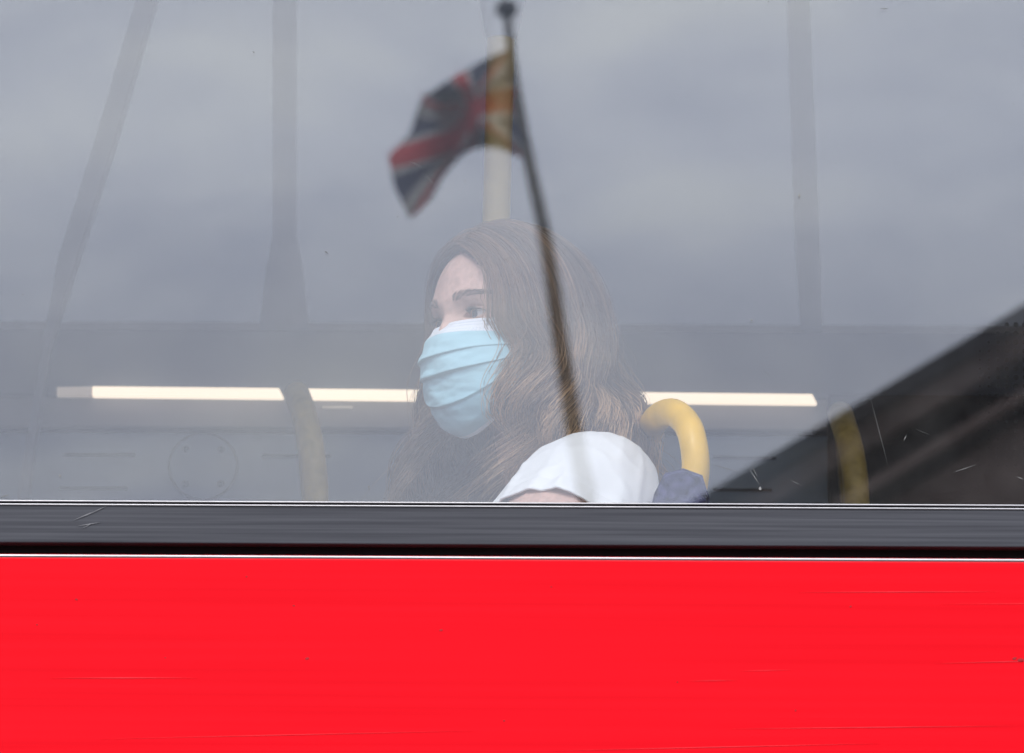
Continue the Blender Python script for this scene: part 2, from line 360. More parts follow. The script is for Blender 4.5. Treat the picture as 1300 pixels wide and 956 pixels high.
m_ = MB(); rs = random.Random(5)               # fine scratches and marks on the red paint
for _ in range(34):
    x = rs.uniform(-.7, .5); z = rs.uniform(2.3, zb-.02); ln = rs.uniform(.05, .45); sl = rs.uniform(-.012, .03); w = rs.uniform(.00025, .0005)
    m_.prism([(x, -.0122, z), (x+ln/2, -.0122, z+sl*ln/2-w), (x+ln, -.0122, z+sl*ln), (x+ln/2, -.0122, z+sl*ln/2+w)], (0, -.0002, 0))
tag(m_.build('paint_scratches', M['scr_red'], bus), kind='stuff')
m_ = MB()
for px, py, r in [(1080, 770, 1), (97, 761, 1.1), (47, 793, .8), (390, 836, 1.6), (373, 769, .9), (560, 800, 1.3), (1296, 838, 2.4), (1288, 836, 1.8), (700, 745, .7), (210, 835, .7), (313, 732, .9), (860, 866, .8), (640, 915, 1), (1010, 902, .9)]:
    p = at(px, py, -.0122); m_.prism([(p.x+.0013*r*math.cos(t)*(1+.3*math.sin(2*t+px)), -.0122, p.z+.0009*r*math.sin(t)) for t in np.linspace(0, 2*math.pi, 11)[:-1]], (0, -.0002, 0))
tag(m_.build('paint_chips', mat('chipped_paint', (.42, .01, .015), .8), bus), kind='stuff')
# ceramic dots printed near the rear edge of the pane
m_ = MB()
for i in range(7):
    for j in range(17):
        px = 1244+i*11.4; py = 412+j*11.2
        r = .0030*min(1, .35+.16*i)*(1 if j < 9 else max(.45, 1-.07*(j-8)))
        if px-1244 < (3-j)*11: continue
        p = at(px, py, .0072)
        m_.prism([(p.x+r*math.cos(t), .0072, p.z+r*math.sin(t)) for t in np.linspace(0, 2*math.pi, 13)[:-1]], (0, .0004, 0))
tag(m_.build('printed_dots', M['frit'], bus), kind='stuff')

# ------------------------------------------------------------------ strip light (two tubes in line)
def strip(xa, xb, ya, yb, label):
    Y = YW-.045
    a = at(xa, ya, Y); c = at(xb, yb, Y)
    root = empty('strip_light', (a+c)/2); tag(root, label, 'light', 'strip lights along the far side')
    h = .0070
    MB().prism([(a.x, Y, a.z-h), (c.x, Y, c.z-h), (c.x-.007, Y, c.z+h), (a.x, Y, a.z+h)], (0, .02, 0)).build('diffuser', M['lamp'], root)
    e1 = at(xa-(46 if xa < 200 else 3), ya, Y)
    MB().prism([(e1.x, Y+.003, a.z-h*.9), (a.x-.0005, Y+.001, a.z-h), (a.x-.0005, Y+.001, a.z+h), (e1.x, Y+.003, a.z+h*.9)], (0, .018, 0)).build('end_cap', M['lampend'], root)
strip(118, 360, 496, 498.5, 'warm white strip light left of the dim yellow grab rail')
strip(388, 1037, 499, 506, 'long warm white strip light passing behind the masked woman')

# ------------------------------------------------------------------ handrail pole
root = empty('handrail_pole', at(622, 300, 1.15)); tag(root, 'pale yellow upright handrail pole rising above the woman to a grey socket', 'handrail')
pt = at(636, 50, 1.15); pb = at(606, 1200, 1.15); d = (pt-pb)/(pt.z-pb.z); pb = pt-d*(pt.z-FLOOR)
MB().tube([pb, pt+d*.05], .0185, 28).build('pole', M['cream'], root, True)
MB().tube([pt, pt+d*.05, pt+d*.12, (pt.x, pt.y, ROOF-.2)], [.0205, .030, .036, .045], 28).build('socket', M['socket'], root, True)
MB().tube([pb, pb+Vector((0, 0, .03))], .04, 28).build('floor_flange', M['socket'], root, True)

# ------------------------------------------------------------------ seats
def seat(label, rail_pts, rr, bx, y0, y1, top_z, m='yshade'):
    root = empty('bus_seat', (bx, (y0+y1)/2, FLOOR)); tag(root, label, 'seat', 'seats on the upper deck')
    # back: profile in xz, leaning back
    def prof(off): return
    zt = top_z; zs = FLOOR+.45
    pts = [(bx-.03, zt-.03), (bx-.018, zt-.006), (bx+.004, zt), (bx+.026, zt-.008), (bx+.034, zt-.035), (bx+.0, zs-.05), (bx-.09, zs-.05), (bx-.10, zs+.12), (bx-.055, zt-.15)]
    mb = MB(); mb.prism([(x, y0, z) for x, z in pts], (0, y1-y0, 0))
    bmesh.ops.bevel(mb.bm, geom=[e for e in mb.bm.edges if abs((e.verts[0].co-e.verts[1].co).y) < .01], offset=.004, segments=3, affect='EDGES')
    mb.build('seat_back', M['moq'], root, True)
    MB().box((bx-.52, y0, zs-.10), (bx-.09, y1, zs), .03).build('seat_cushion', M['moq'], root, True)
    for yy in (y0+.1, y1-.16): MB().box((bx-.40, yy, FLOOR), (bx-.36, yy+.06, zs-.1)).build('seat_leg', M['fargrey'], root)
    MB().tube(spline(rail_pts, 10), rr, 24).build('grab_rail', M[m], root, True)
# her own seat
zt = at(860, 604, .16).z
seat('dark blue seat with bright yellow curved grab rail behind the woman',
     [at(868, 680, .16), at(876, 640, .155), at(883, 600, .155), at(881, 566, .16), at(873, 540, .18), at(856, 524, .22), at(838, 528, .30), at(826, 545, .40), at(820, 580, .48), at(818, 680, .50)],
     .0165, at(858, 600, .30).x, .115, .98, zt, 'yellow')
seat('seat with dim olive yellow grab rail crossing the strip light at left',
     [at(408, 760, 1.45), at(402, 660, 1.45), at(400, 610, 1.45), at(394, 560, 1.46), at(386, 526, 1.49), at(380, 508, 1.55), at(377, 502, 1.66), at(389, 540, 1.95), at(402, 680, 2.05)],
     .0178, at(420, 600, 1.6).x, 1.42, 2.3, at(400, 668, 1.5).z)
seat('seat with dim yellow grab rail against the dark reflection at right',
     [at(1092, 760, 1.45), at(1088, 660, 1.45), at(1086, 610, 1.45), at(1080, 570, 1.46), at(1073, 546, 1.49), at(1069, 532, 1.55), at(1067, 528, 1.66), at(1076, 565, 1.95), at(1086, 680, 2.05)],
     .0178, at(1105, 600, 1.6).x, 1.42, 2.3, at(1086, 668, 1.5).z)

# ------------------------------------------------------------------ the person
SC = 1.09; YAW = R(50); TILT = R(7); RL = R(2)
HC = at(648, 409, .42)
hf = Vector((-math.sin(YAW), -math.cos(YAW), 0)); hr = Vector((math.cos(YAW), -math.sin(YAW), 0)); hu = Vector((0, 0, 1))
q = Matrix.Rotation(-TILT, 3, hr); q2 = Matrix.Rotation(RL, 3, hf)
hf2 = q2 @ (q @ hf); hu2 = q2 @ (q @ hu); hr2 = q2 @ hr
if hf2.z > 0:
    q = Matrix.Rotation(TILT, 3, hr); hf2 = q2 @ (q @ hf); hu2 = q2 @ (q @ hu)
HM = np.array([list(hr2), list(hf2), list(hu2)])      # rows: local x (near side), y forward, z up
HCn = np.array(HC)
def tow(P): return (np.asarray(P)*SC) @ HM + HCn
person = empty('person', (HC.x+.1, .42, FLOOR)); tag(person, 'young woman in white t-shirt and pale blue face mask with long wavy brown hair', 'person')
def sstep(a, b, x): t = np.clip((x-a)/(b-a), 0, 1); return t*t*(3-2*t)
EX, EY, EZ, ER = .0305, .0660, .0, .0122
def head_grid():
    az = np.concatenate([np.linspace(-180, -56, 46, endpoint=False), np.linspace(-56, 56, 260, endpoint=False), np.linspace(56, 180, 46, endpoint=False)])
    el = np.concatenate([np.linspace(-88, -34, 50, endpoint=False), np.linspace(-34, 30, 190, endpoint=False), np.linspace(30, 89.9, 50)])
    A, E = np.meshgrid(np.radians(az), np.radians(el), indexing='ij')
    cx = np.sign(np.cos(E))*np.abs(np.cos(E))**.86
    x = .0745*np.sin(A)*cx; y = .093*np.sign(np.cos(A))*np.abs(np.cos(A))**.94*cx; z = np.where(E > 0, .096, .118)*np.sign(np.sin(E))*np.abs(np.sin(E))**.94
    low = np.clip(-z/.118, 0, 1)
    x = x*(1-.38*low**1.6); y = np.where(y > 0, y*(1-.02*low), y*(1-.45*low**1.2))
    y = y+np.where(y < 0, 0, 1)*0
    fr = sstep(.02, .06, y)
    g = lambda cx_, cz, sx, sz: np.exp(-((x-cx_)/sx)**2-((z-cz)/sz)**2)
    d = 0
    for s in (-1, 1):
        d = d - .0098*g(s*.028, .001, .017, .012) + .0042*g(s*.030, .022, .020, .008) + .0035*g(s*.043, -.030, .018, .016) - .003*g(s*.05, -.07, .02, .02)
    d = d - .003*g(0, .004, .012, .010)
    nh = np.interp(z, [-.060, -.050, -.042, -.030, -.012, .004, .022, .035], [0, .010, .024, .021, .013, .0055, .002, 0])
    nw = np.interp(z, [-.05, -.042, -.02, 0, .03], [.014, .014, .0105, .0085, .012])
    d = d + nh*np.exp(-(x/nw)**2)
    d = d + .004*g(0, -.075, .02, .008)-.003*g(0, -.088, .022, .006)+.006*g(0, -.104, .018, .012)
    y = y+d*fr
    # eyes: lids hug the ball, an almond opening between them
    for s in (-1, 1):
        u = (x-s*EX)*s; rr = (x-s*EX)**2+(z-EZ)**2
        ball = EY+np.sqrt(np.maximum((ER+.0016)**2-rr, 0)); ins = (rr < (ER+.0016)**2) & (y > 0)
        y = np.where(ins & (ball > y), ball, y)
        t = np.clip((u+.0135)/.0275, 0, 1)          # inner -> outer corner
        up = .0056*np.sin(np.pi*t**.85)**.8; dn = -.0036*np.sin(np.pi*t**1.1)**.8; zc = -.0012+.0022*t
        op = (t > 0) & (t < 1) & (z-zc < up) & (z-zc > dn) & (y > 0.04)
        y = np.where(op, EY+.004, y)
        # crease above the lid
        cz = zc+up+.0035
        y = y-np.where(y > .04, .0011*np.exp(-((z-cz)/.0011)**2)*np.exp(-((u)/.012)**4), 0)
    return np.stack([x, y, z], -1)
H = head_grid()
# ---- body by skin modifier
SH = at(746, 617, .28)                                # near shoulder joint
ch = Vector((SH.x-.015, .415, SH.z-.04))
el = Vector((SH.x-.085, .098, SH.z-.185)); wr = Vector((el.x-.24, .17, el.z+.0)); 
SF = Vector((SH.x-.01, .56, SH.z-.005)); elf = Vector((SF.x-.10, .66, SF.z-.27)); wrf = Vector((elf.x-.20, .50, elf.z-.06))
pel = Vector((ch.x+.06, .415, FLOOR+.56)); 
nb = Vector((ch.x-.045, .415, SH.z+.035)); nt_ = HC-hf2*.02-Vector((0, 0, .075))
J = [pel, (pel+ch)/2+Vector((.01, 0, 0)), ch, nb, nt_, SH, SH.lerp(el, .36)+Vector((.010, 0, .006)), SH.lerp(el, .70)+Vector((.010, 0, .012)), el, wr, SF, elf, wrf]
Ed = [(0, 1), (1, 2), (2, 3), (3, 4), (2, 5), (5, 6), (6, 7), (7, 8), (8, 9), (2, 10), (10, 11), (11, 12)]
Rd = [.12, .105, .085, .050, .048, .040, .082, .086, .038, .025, .05, .038, .025]
for hy in (.32, .51):
    i = len(J); J += [Vector((pel.x-.02, hy, pel.z-.02)), Vector((pel.x-.44, hy, pel.z-.03)), Vector((pel.x-.46, hy, FLOOR+.09)), Vector((pel.x-.60, hy, FLOOR+.035))]
    Ed += [(0, i), (i, i+1), (i+1, i+2), (i+2, i+3)]; Rd += [.085, .06, .04, .035]
def hand(wi, p, dr):
    side = Vector((0, 0, 1)).cross(dr).normalized()
    pi = len(J); J.append(p+dr*.07); Rd.append(.022); Ed.append((wi, pi))
    for k, ln in ((-1.5, .055), (-.5, .07), (.5, .075), (1.5, .065)):
        i = len(J); J.extend([p+dr*.09+side*k*.019, p+dr*(.09+ln*.6)+side*k*.020-Vector((0, 0, .012)), p+dr*(.09+ln*.95)+side*k*.020-Vector((0, 0, .035))])
        Rd.extend([.009, .008, .007]); Ed.extend([(pi, i), (i, i+1), (i+1, i+2)])
    i = len(J); J.extend([p+dr*.03+side*.032, p+dr*.065+side*.048]); Rd.extend([.010, .008]); Ed.extend([(wi, i), (i, i+1)])
hand(9, wr, (wr-el).normalized()); hand(12, wrf, (wrf-elf).normalized())
me = bpy.data.meshes.new('sk'); me.from_pydata([tuple(v) for v in J], Ed, [])
sk = bpy.data.objects.new('sk', me); COL.objects.link(sk)
md = sk.modifiers.new('s', 'SKIN'); 
for i, r in enumerate(Rd): me.skin_vertices[0].data[i].radius = (r, r)
me.skin_vertices[0].data[0].use_root = True
ms = sk.modifiers.new('b', 'SUBSURF'); ms.levels = 2; ms.render_levels = 2
dg = bpy.context.evaluated_depsgraph_get(); dg.update()
bme = bpy.data.meshes.new_from_object(sk.evaluated_get(dg))
bpy.data.objects.remove(sk)
bm = bmesh.new(); bm.from_mesh(bme)
nu, nv = H.shape[:2]; HW = tow(H.reshape(-1, 3))
vs = [bm.verts.new(p) for p in HW.tolist()]
for i in range(nu):
    for j in range(nv-1):
        a, b_ = i*nv+j, ((i+1) % nu)*nv+j; bm.faces.new((vs[a], vs[b_], vs[b_+1], vs[a+1]))
# ears
for s in (-1, 1):
    pts = [(s*(.074+.010*math.sin(t)*.6+.004), -.006-.016*math.cos(t)*.9, -.010+.030*math.sin(t)) for t in np.linspace(-2.2, 2.6, 16)]
    rings = []
    for i, p in enumerate(pts):
        rings.append([bm.verts.new(tow([p[0]+s*.0035*math.cos(k*math.pi/4), p[1]+.0035*math.sin(k*math.pi/4), p[2]]).tolist()) for k in range(8)])
    for a, b_ in zip(rings, rings[1:]):
        for k in range(8): bm.faces.new((a[k], a[(k+1) % 8], b_[(k+1) % 8], b_[k]))
bmesh.ops.recalc_face_normals(bm, faces=bm.faces)
me = bpy.data.meshes.new('body'); bm.to_mesh(me); bm.free()
body = link('body', me, M['skin'], person, True)
# eyes
for s in (-1, 1):
    A, E = np.meshgrid(np.linspace(-np.pi, np.pi, 81), np.linspace(-1.5, 1.5, 60), indexing='ij')
    # gaze a little further toward her front
    x = np.sin(A)*np.cos(E); y = np.cos(A)*np.cos(E); z = np.sin(E)
    gz = np.array([-.10, .99, .06]); gz = gz/np.linalg.norm(gz)
    ca = x*gz[0]+y*gz[1]+z*gz[2]; ang = np.degrees(np.arccos(np.clip(ca, -1, 1)))
    c = np.where((ang < 9)[..., None], [.004, .004, .005], np.where((ang < 24)[..., None], [.05, .085, .12], np.where((ang < 27)[..., None], [.015, .02, .03], [.60, .55, .54])))
    P = tow((np.stack([x, y, z], -1)*ER+np.array([s*EX, EY, EZ])).reshape(-1, 3)).reshape(81, 60, 3)
    grid_mesh('eye', P, m=M['eye'], parent=body, cols=c)
# face surface lookup (front) for brows and lashes
Hf = H.reshape(-1, 3); Hf = Hf[Hf[:, 1] > .02]
def face_y(x, z):
    dd = (Hf[:, 0]-x)**2+(Hf[:, 2]-z)**2; k = np.argsort(dd)[:4]; return Hf[k, 1].max()
def ribbon_mesh(name, strands, m, parent, sides=3, extra=None):
    """strands: list of (pts(n,3), rad, color)"""
    Vs = []; Fs = []; Cs = []; base = 0
    ck = np.arange(sides)*2*np.pi/sides
    for P, rad, c in strands:
        n = len(P); T = np.gradient(P, axis=0); T /= np.linalg.norm(T, axis=1)[:, None]+1e-9
        up = np.cross(T, [0.31, .2, .93]); up /= np.linalg.norm(up, axis=1)[:, None]+1e-9; b = np.cross(T, up)
        tp = rad*np.minimum(1, (np.linspace(1, 0, n)*4+.15))[:, None, None]
        V = P[:, None]+(up[:, None]*np.cos(ck)[None, :, None]+b[:, None]*np.sin(ck)[None, :, None])*tp
        Vs.append(V.reshape(-1, 3)); i = np.arange(n-1)[:, None]*sides+np.arange(sides)[None]; j = np.arange(n-1)[:, None]*sides+(np.arange(sides)[None]+1) % sides
        Fs.append(np.stack([i, j, j+sides, i+sides], -1).reshape(-1, 4)+base); base += n*sides
        cc = np.ones((n*sides, 4)); cc[:, :3] = (np.repeat(c, sides, 0) if np.ndim(c) > 1 else c); Cs.append(cc)
    if extra: Vs.append(extra[0]); Fs.append(np.array(extra[1])+base); Cs.append(np.tile(np.array([*extra[2], 1.]), (len(extra[0]), 1)))
    V = np.concatenate(Vs); F = np.concatenate(Fs); C = np.concatenate(Cs)
    me = bpy.data.meshes.new(name); me.vertices.add(len(V)); me.vertices.foreach_set('co', V.astype(np.float32).ravel())
    me.loops.add(F.size); me.loops.foreach_set('vertex_index', F.astype(np.int32).ravel())
    me.polygons.add(len(F)); me.polygons.foreach_set('loop_start', (np.arange(len(F))*4).astype(np.int32))
    me.update(calc_edges=True)
    ca = me.color_attributes.new('col', 'FLOAT_COLOR', 'POINT'); ca.data.foreach_set('color', C.astype(np.float32).ravel())
    return link(name, me, m, parent, True)
for s in (-1, 1):
    st = []
    for k in range(150):
        t = rng.random(); x = s*(.012+.040*t); zc = .0185+.0065*math.sin(min(1, t*1.15)*2.1)-.003*t; w = .0050*(1-.55*t)
        z = zc+rng.uniform(-w, w); ln = .0075
        dx = s*ln*(.55+.4*t); dz = ln*(.75-1.0*t)
        P = np.array([[x+dx*u, 0, z+dz*u] for u in (0, .5, 1)])
        for r_2 in P: r_2[1] = face_y(r_2[0], r_2[2])+.0006
        st.append((tow(P), .00026, (.19, .125, .092)))
    ribbon_mesh('eyebrow', st, M['hair'], body)
    st = []
    for k in range(44):
        t = .04+.92*k/43; u = -.0135+.0275*t; x = s*(EX+u); zc = -.0012+.0022*t
        z = zc+.0056*math.sin(math.pi*t**.85)**.8; y = EY+math.sqrt(max(0, (ER+.0016)**2-u*u-z*z))+.0002
        st.append((tow(np.array([[x, y, z], [x+s*u*.12, y+.0035, z+.0002], [x+s*u*.3, y+.0060, z+.003]])), .00042, (.02, .014, .012)))
    ribbon_mesh('eyelashes', st, M['hair'], body)

# ---- face mask
def mask_mesh():
    nu, nv = 181, 200
    u = np.linspace(-1, 1, nu)[:, None]*np.ones((1, nv)); v = np.ones((nu, 1))*np.linspace(0, 1, nv)[None]
    cy = np.interp(v[0], [0, .06, .14, .30, .45, .62, .80, .92, 1], [.0955, .102, .112, .1215, .1205, .1165, .1115, .099, .080])
    cz = np.interp(v[0], [0, .06, .14, .30, .45, .62, .80, .92, 1], [-.006, -.0115, -.0205, -.042, -.061, -.083, -.109, -.126, -.133])
    k = np.array([.06, .1, .16, .1, .06]); k = np.array([1, 2, 3, 4, 5, 4, 3, 2, 1.]); k /= k.sum()
    pad = lambda a: np.convolve(np.pad(a, 4, mode='reflect', reflect_type='odd'), k, 'valid')
    cy = pad(cy)[None]; cz = pad(cz)[None]
    sy = (.026+.004*v); sz = np.interp(v, [0, .14, .3, .5, .72, 1], [-.014, -.034, -.044, -.048, -.052, -.058])
    a = np.abs(u)
    prof = np.cos(a*np.pi/2)
    x = np.where(u > 0, .0685, .0615)*np.sign(u)*np.sin(a*np.pi/2)**.96
    # the nose ridge is sharper near the top
    nose = np.exp(-(v-.22)**2/.03)
    y = sy+(cy-sy)*(prof**(.80+.35*nose))
    z = sz+(cz-sz)*(1-a**1.75)
    # pleats: folds lie as overlapping steps that fan into the side seams
    for v0, h in ((.29, .0052), (.50, .0060), (.72, .0050)):
        vv = v-(v0+.03*np.sin(u*2.4+v0*9))
        st_ = np.where(vv < 0, np.exp(vv/.13), np.exp(-vv/.012))*h*(1-.55*a)
        y = y+st_*prof**.3; x = x+np.sign(u)*st_*.35*a; z = z-st_*.25
    # soft crumples
    for i in range(nu):
        for j in range(nv):
            w = noise.noise(Vector((x[i, j]*38, z[i, j]*60, 3.1)))*.0034+noise.noise(Vector((x[i, j]*95, z[i, j]*150, 9)))*.0011
            y[i, j] += w*(1-.6*a[i, j])
    blue = np.array([.40, .65, .73]); wh = np.array([.80, .82, .86])
    c = np.ones((nu, nv, 3))*blue
    top = (v < .13)
    c[top] = wh
    c[(v > .028) & (v < .036)] = [.62, .66, .74]; c[(v > .062) & (v < .069)] = [.62, .66, .74]
    dots = ((v > .098) & (v < .107) | (v > .116) & (v < .126)) & ((np.arange(nu)[:, None] % 3) == 0)
    c[dots] = [.50, .60, .70]
    edge = (a > .955); c[edge] = [.72, .82, .88]
    ed2 = (a > .925) & (a < .94); c[ed2] = blue*.85
    c[v > .975] = [.70, .80, .86]
    P = tow(np.stack([x, y, z], -1).reshape(-1, 3)).reshape(nu, nv, 3)
    o = grid_mesh('face_mask', P, m=M['mask'], parent=person, cols=c)
    md = o.modifiers.new('t', 'SOLIDIFY'); md.thickness = .0007; md.offset = -1
    for s in (-1, 1):
        for zz, ze in ((-.016, .018), (-.062, -.040)):
            pp = spline([(s*.0663, .027, zz), (s*.072, .015, (zz+ze)/2), (s*.079, -.004, ze), (s*.080, -.022, ze*.6-.004)], 8)
            mb = MB(); mb.tube([Vector(tow(list(p)).tolist()) for p in pp], .0011, 8)
            mb.build('ear_loop', M['shirt'], o, True)
    return o
mask_mesh()

# ---- hair
def hair():
    A_, B_, C_ = .0865, .107, .1085
    strands = []; NC = 640; per = 27
    sill_z = SILL
    for ci in range(NC):
        sgn = 1 if rng.random() < .56 else -1
        s = rng.random()**.85
        lay = rng.uniform(.90, 1.03)
        th = R(52+86*s)+rng.normal(0, .02)
        root_d = np.array([.10*(1-s)+.02*rng.normal()+sgn*.03, math.cos(th), math.sin(th)])
        phi0 = 46 if sgn > 0 else 63
        phi = sgn*R(phi0+(182-phi0)*s**.9)
        # direction at ear level
        tgt = np.array([math.sin(phi), math.cos(phi), -.10])
        ph = rng.uniform(0, 2*np.pi); coh = 1.1*phi
        wl = rng.uniform(.115, .15); amp = rng.uniform(.017, .028); ph = 3*math.sin(phi*2.3)+rng.normal(0, .42)
        length = rng.uniform(.16, .27) if rng.random() < .85 else rng.uniform(.08, .16)
        tone = rng.uniform(0, 1); warm = rng.random() < .28
        flare = .075 if sgn > 0 else .042
        w1 = rng.normal(0, .006, 3)
        for k in range(per):
            dr = rng.normal(0, 1, 3); spread = rng.uniform(0, 1)**.6
            n1_ = 15; n2 = 24
            r0 = root_d/np.linalg.norm(root_d)+dr*.035; r0 /= np.linalg.norm(r0)
            t2 = tgt+dr*.045; 
            tt = np.linspace(0, 1, n1_)[:, None]
            D = r0*(1-tt)+t2*tt; 
            D[:, 2] += (.50*np.sin(tt[:, 0]*np.pi))*(.30 if abs(phi) < R(80) else .75)*(1 if s > .12 else .55)
            D[:, 0] += sgn*.22*np.sin(tt[:, 0]*np.pi)
            D /= np.linalg.norm(D, axis=1)[:, None]
            lift = 1+.02*spread*abs(dr[0])
            P = D*np.array([A_, B_, C_])*lay*lift
            PW = tow(P)
            # falling part in the world frame
            e = PW[-1]; tang = PW[-1]-PW[-3]; tang /= np.linalg.norm(tang)
            outw = (e-HCn)*np.array([1, 1, 0]); outw /= np.linalg.norm(outw)+1e-9
            sidev = np.cross(outw, [0, 0, 1])
            q_ = np.linspace(0, 1, n2+1)[1:]; l_ = length*(1+.06*dr[1]); sdist = q_*l_
            fade = np.exp(-sdist/.03)
            fall = np.zeros((n2, 3)); cum = np.zeros(3); prev = 0
            for i, sd_ in enumerate(sdist):
                dirv = tang*fade[i]+np.array([0, 0, -1])*(1-fade[i]); dirv /= np.linalg.norm(dirv)
                cum = cum+dirv*(sd_-prev); prev = sd_; fall[i] = cum
            w = sstep(.005, .11, sdist)
            wave = np.sin(2*np.pi*sdist/wl+ph+coh)*amp*w; wave2 = np.cos(2*np.pi*sdist/(wl*1.1)+ph+coh)*amp*.8*w
            fl = flare*(sdist/.24)**1.3
            if sgn > 0 and abs(phi) < R(95): fl = fl*.5-.002*w
            Q = e+fall+outw*(wave2+fl)[:, None]+sidev*wave[:, None]
            # clump: strands tighten toward the lock, then fray
            if sgn > 0 and abs(phi) < R(80): Q = Q-np.array(hf)*(.024*sstep(-.01, .045, sdist)-.010*sstep(.085, .15, sdist))[:, None]+sidev*0
            cl = dr*np.array([.0048, .0048, .004])*spread
            Q = Q+cl*(1-.55*sstep(.02, .12, sdist))[:, None]+dr[::-1]*.003*sstep(.12, .25, sdist)[:, None]
            if sgn < 0: Q = Q+np.array(hf)*(.030*sstep(0, .16, sdist))[:, None]
            PP = np.vstack([PW+w1*tt*.6+cl*tt**2, Q+w1*.6])
            base = np.array([.165, .108, .072])*(.65+.75*tone)
            if warm: base = base*np.array([1.5, 1.35, 1.15])
            base = base*rng.uniform(.8, 1.25)
            g = np.concatenate([np.zeros(n1_), sstep(.0, .16, sdist)])[:, None]
            cc = base*(1-g)+(base*.8+np.array([.30, .205, .118])*(.15+1.5*(tone > .58))*(1 if sgn > 0 else .35))*g  # far-side locks lightened less, their shade put into the colour
            strands.append((PP, rng.uniform(.00026, .00046), cc))
    # short flyaways
    for k in range(420):
        i = rng.integers(len(strands)); P, r, c = strands[i]
        off = rng.normal(0, .007, 3); w = np.linspace(0, 1, len(P))[:, None]**1.5
        strands.append((P+off*w+rng.normal(0, .02, 3)*w**3, .00022, c*1.3))
    return strands
st = hair()
# scalp cap beneath the strands, joined into the hair mesh
def cap_mesh():
    az = np.linspace(-180, 180, 121)[:-1]; ee = np.linspace(-25, 89.5, 60)
    A, E = np.meshgrid(np.radians(az), np.radians(ee), indexing='ij')
    lim_az = np.interp(np.degrees(E), [-25, 0, 20, 38, 50], [66, 58, 44, 26, 0])
    x = .0795*np.sin(A)*np.cos(E)**.88; y = .0985*np.sign(np.cos(A))*np.abs(np.cos(A))**.95*np.cos(E)**.88; z = .101*np.sign(np.sin(E))*np.abs(np.sin(E))**.94
    P = tow(np.stack([x, y, z], -1).reshape(-1, 3)); nu, nv = A.shape; ok = (np.abs(np.degrees(A)) > lim_az)
    F = []
    for i in range(nu):
        for j in range(nv-1):
            i2 = (i+1) % nu
            if ok[i, j] and ok[i2, j] and ok[i, j+1] and ok[i2, j+1]: F.append((i*nv+j, i2*nv+j, i2*nv+j+1, i*nv+j+1))
    return P, F
P, F = cap_mesh()
used = np.unique(np.array(F)); remap = -np.ones(len(P), int); remap[used] = np.arange(len(used))
ribbon_mesh('hair', st, M['hair'], person, extra=(P[used], remap[np.array(F)], (.085, .056, .040)))

